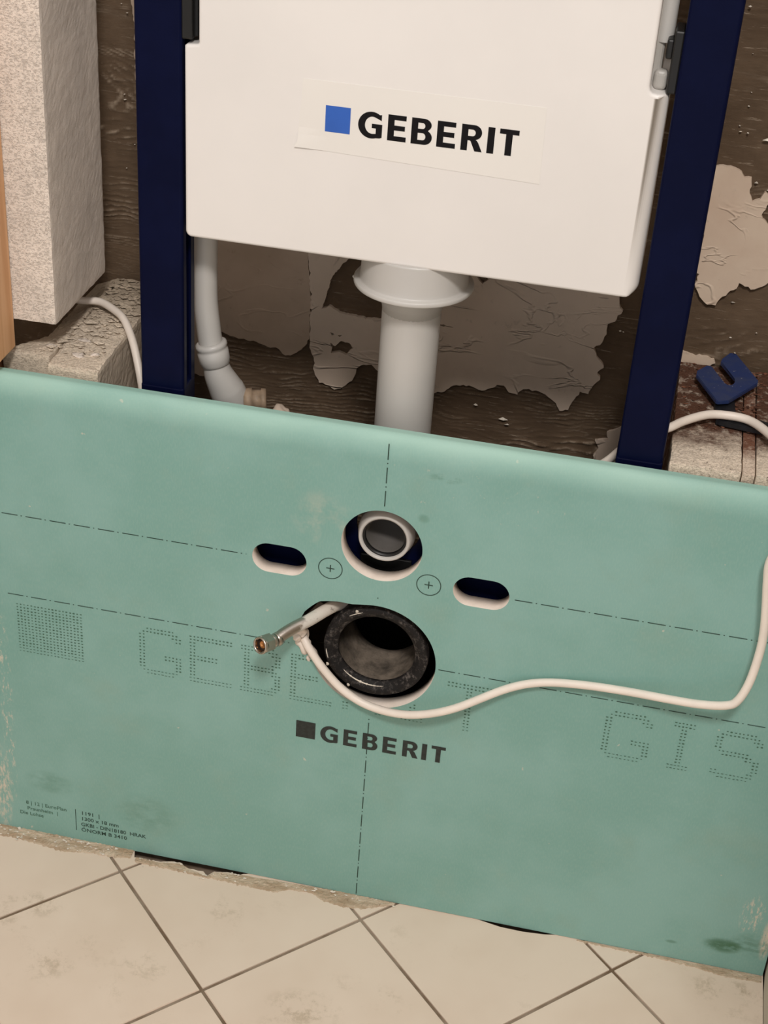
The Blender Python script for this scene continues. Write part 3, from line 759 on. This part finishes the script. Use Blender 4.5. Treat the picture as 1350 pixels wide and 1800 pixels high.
# ================================================================== CISTERN
cist = empty('cistern', (0, .09, .75), 'large white concealed toilet cistern with a sticker hanging between the blue posts', 'cistern')
def rc(cx, cz, r, a0, n=6): return arc(cx, cz, r, r, a0, a0+90, n)
zb, zt = .7505, 1.14
cl, cr = -.2050, .2035
out = rc(cl+.006, zb+.006, .006, 180) + rc(cr-.012, zb+.012, .012, 270)
out += [(cr, .9275), (cr-.002, .9292), (.1945, .9292)] + [(.1900, .9300), (.1878, .9325), (.1871, .936)] + [(.1871, 1.03), (cr, 1.03)]
out += [(cr, zt), (cl, zt), (cl, 1.03), (-.1925, 1.03), (-.1925, .9265), (-.1935, .9250), (-.203, .9240), (cl, .9225)]
# body in outline with softened front edge: nested, slightly shrunk outlines
def inset(L, d):
    n = len(L); o = []
    for i in range(n):
        p, a, b = Vector(L[i]), Vector(L[i-1]), Vector(L[(i+1) % n])
        e1 = (p-a).normalized(); e2 = (b-p).normalized(); n1 = Vector((-e1.y, e1.x)); n2 = Vector((-e2.y, e2.x)); m_ = (n1+n2)
        m_ = m_/max(m_.length, 1e-6); k = d/max(.5, m_.dot(n1)); q = p+m_*k; o.append((q.x, q.y))
    return o
bm = bmesh.new(); rings = []
r = .0028
RR = .012
for sdep in (0, .0003, .0008, .0016, .0028, .0045, .007, .0095, .012):
    di = r-math.sqrt(max(0, r*r-max(0, r-sdep)**2)); dr_ = RR-math.sqrt(max(0, RR*RR-(RR-sdep)**2))
    A_, B_ = inset(out, di), inset(out, dr_); Lr = []
    for p, qa, qb in zip(out, A_, B_):
        k = max(0, min(1, (p[0]-(cr-.010))/.008)) if p[1] < .93 else 0
        Lr.append((qa[0]+(qb[0]-qa[0])*k, qa[1]))
    rings.append([bm.verts.new((p[0], .026+sdep, p[1])) for p in Lr])
rings.append([bm.verts.new((p[0], .152, p[1])) for p in out])
for a, b in zip(rings, rings[1:]):
    for i in range(len(a)):
        j = (i+1) % len(a); f = bm.faces.new((a[i], a[j], b[j], b[i])); f.smooth = True
bm.faces.new(rings[0]); bm.faces.new(rings[-1][::-1])
bm_obj('shell', bm, 'white_plastic', cist)
boxo('tank', (-.1965, .1940, .046, .1525, .91, 1.05), 'tank_grey', cist, .004, 3)
tube('overflow_pipe', [(.1925, .052, .9660), (.1925, .052, .972), (.1925, .052, 1.00), (.1925, .052, 1.05)], [.0045]+[.0075]*24, 'pipe_white', cist, 18)
boxo('lug', (.1885, .2000, .040, .052, .9290, .9455), 'tank_grey', cist, .004, 4)
# sticker with one lifting corner, and its print
st_o = [(-.1040, .8478), (.1078, .8424), (.1066, .9080), (-.1004, .9075)]
bm = bmesh.new(); nxs, nzs = 24, 10; grid = []
for j in range(nzs+1):
    row = []
    for i in range(nxs+1):
        u, v = i/nxs, j/nzs
        a = Vector(st_o[0]).lerp(Vector(st_o[1]), u); b = Vector(st_o[3]).lerp(Vector(st_o[2]), u); p = a.lerp(b, v)
        lift = .0016*max(0, 1-((u*9)**2+(v*3.5)**2)**.5)
        row.append(bm.verts.new((p.x-(.002 if lift > .0015 else 0), .0257-lift, p.y)))
    grid.append(row)
for j in range(nzs):
    for i in range(nxs):
        f = bm.faces.new((grid[j][i], grid[j][i+1], grid[j+1][i+1], grid[j+1][i]))
r_ = bmesh.ops.extrude_face_region(bm, geom=list(bm.faces))
bmesh.ops.translate(bm, verts=[v for v in r_['geom'] if isinstance(v, bmesh.types.BMVert)], vec=(0, .00025, 0))
sticker = bm_obj('sticker', bm, 'sticker', cist)
flat('blue_square', [[rect(-.0799, -.0581, .8644, .8872)]], .02555, 'letter_blue', sticker)
logo(-.0512, .8636, .0225, [0, .0257, .0461, .0682, .0890, .1113, .1212], sticker, 'letter_black', .02555, 1.0)

# ================================================================== FLUSH PIPE
fl = empty('flush_pipe', (0, .07, .75), 'wide white flush pipe under the cistern with a flared collar, ending in the round hole', 'pipe')
bm = bmesh.new(); FX, FY = .0, .071
path = [(FX, FY, .752), (FX, FY, .72), (FX, FY, .64), (FX, FY, .58), (FX, FY, .53), (FX, FY-.002, .503), (FX, FY-.012, .483), (FX, .042, .4735), (FX, .030, .472), (FX, .0215, .472)]
pp = catmull(path, 8); rad = [.0277]*len(pp)
sweep(bm, pp, rad, 40, (True, False)); bm_obj('pipe', bm, 'pipe_white', fl)
bm = bmesh.new()   # flared collar with rim, then a short sleeve
lathe(bm, (FX, FY, .752), (0, 0, -1), [(0, .0485), (.002, .0486), (.026, .0500), (.0290, .0502), (.0302, .0505), (.0306, .0535), (.0309, .0550), (.0316, .0556), (.0345, .0557), (.0353, .0551), (.0356, .0535), (.0358, .0480), (.0361, .0340), (.0366, .0312), (.0376, .0304), (.0400, .0302), (.0440, .0302), (.0446, .0296), (.0540, .0294), (.0545, .0285), (.062, .0276)], 56)
bm_obj('collar', bm, 'pipe_white', fl)
blob('mould_tab', (-.0545, FY-.004, .7165), (.0028, .0022, .0022), 'pipe_white', fl, .3, 400, 2)
bm = bmesh.new()   # white end ring, hollow
lathe(bm, (0, .0105, .4725), (0, 1, 0), [(0, .0232), (-.0004, .0243), (.0008, .0256), (.006, .0268), (.012, .0285), (.024, .0287), (.024, .0205), (.0105, .0205), (.0102, .0221), (.0008, .0221)], 56, closed=True)
bm_obj('end_ring', bm, 'pipe_white', fl)
bm = bmesh.new(); lathe(bm, (0, .0135, .4725), (0, 1, 0), [(0, .0222), (.0, .0203), (.010, .0198), (.010, .0222)], 48, closed=True)
bm_obj('lip_seal', bm, 'black_plastic', fl)
bm = bmesh.new()   # grey inside wall of the bend, seen through the open end
ip = catmull([(0, .0180, .4725), (0, .030, .4725), (0, .044, .4742), (0, .057, .4850), (0, .068, .505), (0, .0705, .54), (0, .071, .60)], 8)
sweep(bm, ip, .0197, 40, (False, True)); bm_obj('inner_wall', bm, 'seal_grey', fl)

# ================================================================== DRAIN
dr = empty('drain_bend', (0, .06, .336), 'black plastic toilet drain bend with rubber lip seal in the large hole', 'pipe')
bm = bmesh.new()
path = catmull([(0, .020, .336), (0, .050, .336), (0, .080, .3350), (0, .106, .322), (0, .122, .298), (0, .127, .27), (0, .127, .20), (0, .127, .012)], 8)
sweep(bm, path, .0475, 48, (False, True))
sweep(bm, path, .0428, 48, (False, True))
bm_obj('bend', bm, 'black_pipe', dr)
bm = bmesh.new()
lathe(bm, (0, .008, .336), (0, 1, 0), [(0, .0525), (.0015, .0540), (.008, .0545), (.022, .0535), (.024, .0480), (.024, .0440), (.012, .0438), (.009, .0404), (.0065, .0400), (.005, .0412), (.0035, .0440), (.0008, .0455), (.0003, .0490)], 72, closed=True)
bm_obj('lip_seal', bm, 'lip', dr)
def smear(name, a0, a1, r0, r1, y, seed, mat='mortar_white'):
    bm = bmesh.new(); n = 40; rows = []
    for k in range(n+1):
        a = math.radians(a0+(a1-a0)*k/n); env = math.sin(math.pi*k/n)**.5
        w_ = (r1-r0)*env*(.25+.5*abs(mn.noise(Vector((k*1.7, seed, 5)))))*2*(.7+.8*abs(mn.noise(Vector((k*.5, seed, 0))))); c_0 = (r0+r1)/2
        row = []
        for q in range(4):
            t = q/3-.5; rr_ = c_0+t*w_; yy = y-.0008*(1-abs(t)*2)*env+.0004*mn.noise(Vector((k*.9, q, seed)))
            row.append(bm.verts.new((rr_*math.cos(a), yy, .336+rr_*math.sin(a))))
        rows.append(row)
    for a, b in zip(rows, rows[1:]):
        for q in range(3): bm.faces.new((a[q], b[q], b[q+1], a[q+1])).smooth = True
    return bm_obj(name, bm, mat, dr)
smear('plaster_smear', 222, 285, .0412, .0448, .0092, 1)
smear('plaster_smear', 108, 126, .0485, .0503, .0080, 4)
smear('plaster_smear', 186, 199, .0500, .0525, .0078, 5)
blob('plaster_smear', (-.0492, .0075, .312), (.0016, .001, .0022), 'mortar_white', dr, .4, 300, 2)
blob('plaster_smear', (-.026, .0075, .290), (.0018, .0012, .0018), 'mortar_white', dr, .4, 300, 2, 2)
blob('plaster_smear', (-.022, .0078, .3835), (.0016, .0010, .0016), 'mortar_white', dr, .4, 300, 2, 4)

# ================================================================== HOSE
hose = empty('flexible_hose', (-.05, 0, .37), 'braided steel water hose with hex nut poking out of the large hole', 'hose')
hp = [(-.012, .052, .362), (-.028, .040, .370), (-.0424, .026, .3760), (-.0510, .010, .3795), (-.0655, -.009, .3760), (-.0775, -.021, .3728), (-.0865, -.0310, .3695), (-.0925, -.0385, .3660)]
tube('braid', hp, .0063, 'hose', hose, 28, 10)
a = Vector(hp[-1]); dd = Vector((-.50, -.84, .20)).normalized(); d2 = (dd*.6+Vector((-.55, -.70, -.35)).normalized()*.4).normalized()
bm = bmesh.new(); lathe(bm, a-d2*.004, d2, [(0, .0066), (.0006, .0073), (.0038, .0073), (.0044, .0066), (.0065, .0068)], 28); bm_obj('ferrule', bm, 'steel', hose)
bm = bmesh.new(); lathe(bm, a+d2*.001, dd, [(0, .0056), (.001, .0069), (.0052, .0069), (.0060, .0060), (.009, .0060)], 24); bm_obj('collar', bm, 'steel', hose)
nb = a+d2*.001+dd*.0070
bm = bmesh.new()   # hexagonal nut, open at the front
lathe(bm, nb, dd, [(0, .0072), (.0012, .0098), (.0125, .0098), (.0140, .0086), (.0140, .0074), (.0015, .0066)], 6, closed=True)
for f in bm.faces: f.smooth = False
nut = bm_obj('nut', bm, 'steel', hose)
bm = bmesh.new(); lathe(bm, nb, dd, [(.0115, .0092), (.0142, .0090), (.0152, .0084), (.0152, .0076), (.0142, .0070), (.0100, .0066), (.0078, .0074)], 32, closed=True); bm_obj('nut_mouth', bm, 'steel', nut)
bm = bmesh.new(); lathe(bm, nb, dd, [(.0078, .0068), (.0092, .0066), (.0096, .0048), (.0085, .0044), (.0082, .001)], 28); bm_obj('washer', bm, 'rubber', nut)
bm = bmesh.new(); lathe(bm, nb, dd, [(.0080, .0042), (.0108, .0040), (.0112, .0030), (.0095, .0026), (.0092, .001)], 24); bm_obj('tube_end', bm, 'copper', nut)
blob('plaster_lump', (-.0740, -.004, .3560), (.0038, .0035, .0050), 'gypsum', hose, .5, 220, 3, 1)
blob('plaster_lump', (-.0800, -.006, .3520), (.0045, .0040, .0062), 'gypsum', hose, .5, 200, 3, 8)

# ================================================================== CABLES
cable = tube('cable', [(.150, .085, .47), (.180, .078, .535), (.2020, .073, .5640), (.2120, .074, .5760), (.235, .0745, .5990), (.2510, .0740, .6060), (.2640, .0880, .6080), (.2817, .1042, .6090), (.296, .1113, .6090), (.3165, .1121, .6090), (.3299, .1048, .6095), (.3432, .0826, .612), (.3600, .045, .6170), (.3760, .010, .6150), (.3870, -.016, .594), (.381, -.019, .574), (.3655, -.019, .556),
    (.3590, -.018, .535), (.3610, -.018, .512), (.3641, -.018, .4908), (.3675, -.019, .463), (.3683, -.02, .4377), (.3649, -.025, .405), (.3575, -.029, .3835), (.3473, -.029, .3752), (.3241, -.025, .3683), (.2973, -.02, .364), (.2535, -.011, .3577), (.209, -.0065, .3525), (.1702, -.006, .346), (.1378, -.01, .334), (.09, -.02, .3063), (.0563, -.02, .2905), (.0262, -.014, .2811), (-.0047, -.009, .2821), (-.0303, -.0065, .2949), (-.0507, -.006, .3161), (-.0640, -.005, .3342), (-.0720, -.001, .3440), (-.0765, .010, .3470), (-.0760, .030, .3480), (-.070, .060, .345)], .0042, 'cable', None, 16, 7)
tag(cable, 'white cable looping over the right blocks and across the board into the large hole', 'cable')
cable2 = tube('cable', [(-.372, .150, .612), (-.3600, .1559, .608), (-.3409, .1578, .6085), (-.3205, .1443, .6085), (-.3050, .130, .607), (-.2920, .113, .600), (-.2800, .095, .588), (-.268, .078, .560), (-.262, .072, .52), (-.260, .070, .45)], .0040, 'cable', None, 16, 8)
tag(cable2, 'short white cable coming out under the tall white block at left', 'cable')

# ================================================================== WATER PIPE AT LEFT
wp = empty('water_pipe', (-.205, .09, .75), 'thin white water pipe with coupling below the left end of the cistern', 'pipe')
bm = bmesh.new(); pth = catmull([(-.2046, .085, .760), (-.2046, .085, .7197), (-.2043, .085, .667), (-.2014, .085, .6373), (-.1985, .085, .6164), (-.1945, .085, .5983)], 8)
sweep(bm, pth, .0118, 28); bm_obj('pipe', bm, 'pipe_white', wp)
ax = Vector((-.1905, .085, .583))-Vector((-.1990, .085, .619))
bm = bmesh.new(); lathe(bm, (-.1990, .085, .619), ax, [(0, .0135), (.0015, .0155), (.0045, .0158), (.006, .0148), (.0085, .0146), (.0095, .0155), (.020, .0152), (.0215, .0143), (.0235, .0143), (.0245, .0126)], 36); bm_obj('coupling', bm, 'pipe_white', wp)
bm = bmesh.new(); pth = catmull([(-.1950, .086, .601), (-.1910, .086, .585), (-.1845, .088, .570), (-.1790, .091, .556), (-.1760, .094, .530), (-.1755, .095, .48)], 8)
sweep(bm, pth, [.0118+.0058*min(1, k/18) for k in range(len(pth))], 32); bm_obj('elbow', bm, 'pipe_white', wp)
bm = bmesh.new(); lathe(bm, (-.166, .092, .556), (.95, .25, .05), [(0, .0120), (.008, .0125), (.0085, .0105), (.017, .0105), (.0175, .0118), (.022, .0115), (.0225, .006)], 20); bm_obj('brass_fitting', bm, 'brass', wp)
lump = blob('mortar_lump', (-.1290, .10, .5420), (.0100, .010, .0085), 'plaster', None, .3, 120, 3, 2)
tag(lump, 'small beige mortar lump just behind the board right of the thin water pipe', 'mortar')
peg = boxo('stub', (-.134, -.124, .095, .105, .02, .538), 'grout', lump, .001)

# ================================================================== BLOCKS
def AACshape(p):
    return p
tall = rough_box('concrete_block', -.3950, -.3400, .040, .176, .6345, 1.16, 'aac', .004, .0014, .00028, 240)
tag(tall, 'tall upright white aerated concrete block with a porous face at left', 'block', 'aerated concrete blocks')
wedge = rough_box('mortar_wedge', -.391, -.372, .125, .168, .6005, .6345, 'grout', .006, .004, .001, 120)
tag(wedge, 'dark mortar wedge in the gap under the tall white block', 'mortar')
def shear_left(p):
    # outer long side leans inward towards the wall, as broken off
    t = max(0, min(1, (-.352-p.x)/.048)); k = max(0, min(1, (p.y-.045)/.06)); return Vector((p.x+.022*t*k, p.y, p.z-.012*t*k))
b1 = rough_box('concrete_block', -.3990, -.3492, .0420, .243, .012, .5985, 'aac_dusty', .0035, .0016, .0006, 170, shape=shear_left, top=2.6)
tag(b1, 'low dusty aerated concrete block beside the wooden post, left of the joint', 'block', 'aerated concrete blocks')
b2 = rough_box('concrete_block', -.3480, -.2955, .0250, .243, .012, .5985, 'aac_dusty', .0035, .0022, .0006, 170, shape=lambda p: Vector((p.x+max(0, (.08-p.y))*.04, p.y, p.z)), top=2.6)
tag(b2, 'low dusty aerated concrete block beside the left blue post, right of the joint', 'block', 'aerated concrete blocks')
b3 = rough_box('concrete_block', .2565, .3218, .0245, .243, .012, .5970, 'aac_brown', .003, .0018, .0005, 190, top=2.2)
tag(b3, 'low cream and brown stained concrete block right of the right blue post', 'block', 'aerated concrete blocks')
b4 = rough_box('mortar_joint', .3225, .3340, .0258, .243, .012, .5960, 'aac_rust', .003, .0008, .0003, 190, top=2.5)
tag(b4, 'narrow rust coloured mortar joint between the two low blocks at right', 'mortar')
b5 = rough_box('concrete_block', .3346, .4560, .0245, .243, .012, .5980, 'aac_brown', .004, .0018, .0005, 190, top=1.8)
tag(b5, 'low speckled concrete block at the right edge beside the rust coloured joint', 'block', 'aerated concrete blocks')
# crumbs on top of the blocks
bm = bmesh.new(); rr = random.Random(11)
for k in range(330):
    y = rr.uniform(.05, .24)**1.0; x = rr.uniform(-.378 if y < .062 else -.352, -.302)
    if rr.random() > .35+y*2.6: continue
    s = rr.uniform(.0008, .0030) if k % 5 else rr.uniform(.003, .006)
    crumb(bm, (x, y, .5995+s*.15), (s*1.6, s*1.1, s*.5), k)
tag(bm_obj('block_crumbs', bm, 'aac_dusty'), 'beige crumbs and flakes scattered on the two low blocks at left', 'rubble', None, 'stuff')
bm = bmesh.new()
for k in range(260):
    y = rr.uniform(.10, .24); x = rr.uniform(.262, .45)
    s = rr.uniform(.0007, .0024); crumb(bm, (x, y, .598+s*.2), (s*1.5, s*1.1, s*.6), k+900)
tag(bm_obj('dark_crumbs', bm, 'crumb_brown'), 'dark brown crumbs on the low blocks at right behind the cable', 'rubble', None, 'stuff')
for k, (x, y, s, lb) in enumerate(((-.3225, .0520, .0070, 'largest pale concrete flake, on the low left block just right of its joint'), (-.3090, .0575, .0040, 'smallest concrete flake, near the front right corner of the low left block'), (-.3290, .0850, .0065, 'pale concrete flake below the short white cable on the low left block'), (-.3560, .0640, .0055, 'pale concrete flake left of the joint between the low left blocks'))):
    o = blob('concrete_flake', (x, y, .5995), (s, s*.7, .0016), 'aac', None, .5, 200, 2, k)
    tag(o, lb, 'rubble', 'loose concrete flakes')

# ================================================================== SHIMS
def thick_loop(name, L, z, th, mat, tilt=None):
    """horizontal plate; tilt = (pivot, axis, angle)"""
    o = prism_z(name, L, z, z+th, mat, None, bev=.0006)
    if tilt:
        p, axd, an = tilt; Mx = Matrix.Translation(p) @ Matrix.Rotation(an, 4, Vector(axd)) @ Matrix.Translation(-Vector(p)); o.data.transform(Mx)
    return o
# U-shaped shims: 48 mm x 55 mm plate with a slot open at one end
def u_shape(cx, cy, ang, Wd=.041, Ld=.050, sl=.0115, depth=.033, ch=.004):
    P = [(-Wd/2+ch*.2, -Ld/2+ch), (-Wd/2+ch, -Ld/2), (Wd/2-ch, -Ld/2), (Wd/2, -Ld/2+ch), (Wd/2, Ld/2-ch), (Wd/2-ch, Ld/2), (sl/2+.002, Ld/2), (sl/2, Ld/2-.002)]
    P += [(sl/2*math.cos(t), Ld/2-depth-sl/2*math.sin(t)) for t in [math.pi*k/10 for k in range(11)]]
    P += [(-sl/2, Ld/2-.002), (-sl/2-.002, Ld/2), (-Wd/2+ch, Ld/2), (-Wd/2, Ld/2-ch)]
    c, s = math.cos(ang), math.sin(ang); return [(cx+x*c-y*s, cy+x*s+y*c) for x, y in P]
sh = thick_loop('shim', [(.2728, .1890), (.2733, .1987), (.2821, .2136), (.2860, .2143), (.2885, .2110), (.2990, .1835), (.3008, .1785), (.3030, .1758), (.3055, .1750), (.3083, .1765), (.3103, .1800), (.3115, .1850), (.3112, .1923), (.2962, .2272), (.2974, .2354), (.3064, .2550), (.3100, .2545), (.3338, .1968), (.3333, .1900), (.3060, .1425), (.3040, .1415), (.2958, .1375), (.2935, .1390)], .6065, .0036, 'shim')
tag(sh, 'blue U shaped plastic shim lying on the low blocks at right by the wall', 'shim')
sd = thick_loop('shim', [(.2915, .165), (.2930, .150), (.2955, .1100), (.2990, .1080), (.3450, .1010), (.3500, .1050), (.3480, .1200), (.3200, .1260), (.3130, .1300), (.3120, .165)], .5995, .0045, 'shim_dark')
tag(sd, 'black plastic shim underneath the blue shim and the white cable at right', 'shim')

# ================================================================== WOOD AND BRICK AT THE LEFT EDGE
wd = empty('wooden_post', (-.42, .05, .61), 'orange brown pine post with a dark knot at the left edge before the tall block', 'post')
bm = bmesh.new(); box(bm, -.462, -.3822, .0, .0385, .6060, 1.16, bev=.0015)
bm_obj('timber', bm, 'wood', wd)
kn = blob('knot', (-.3885, .0002, .7060), (.0062, .0012, .0105), 'knot', wd, .1, 90, 3)
br = rough_box('brick', -.465, -.4005, .0195, .075, .012, .6040, 'brick', .006, .004, .001, 120)
tag(br, 'reddish brick pillar below the wooden post at the left edge', 'brick')
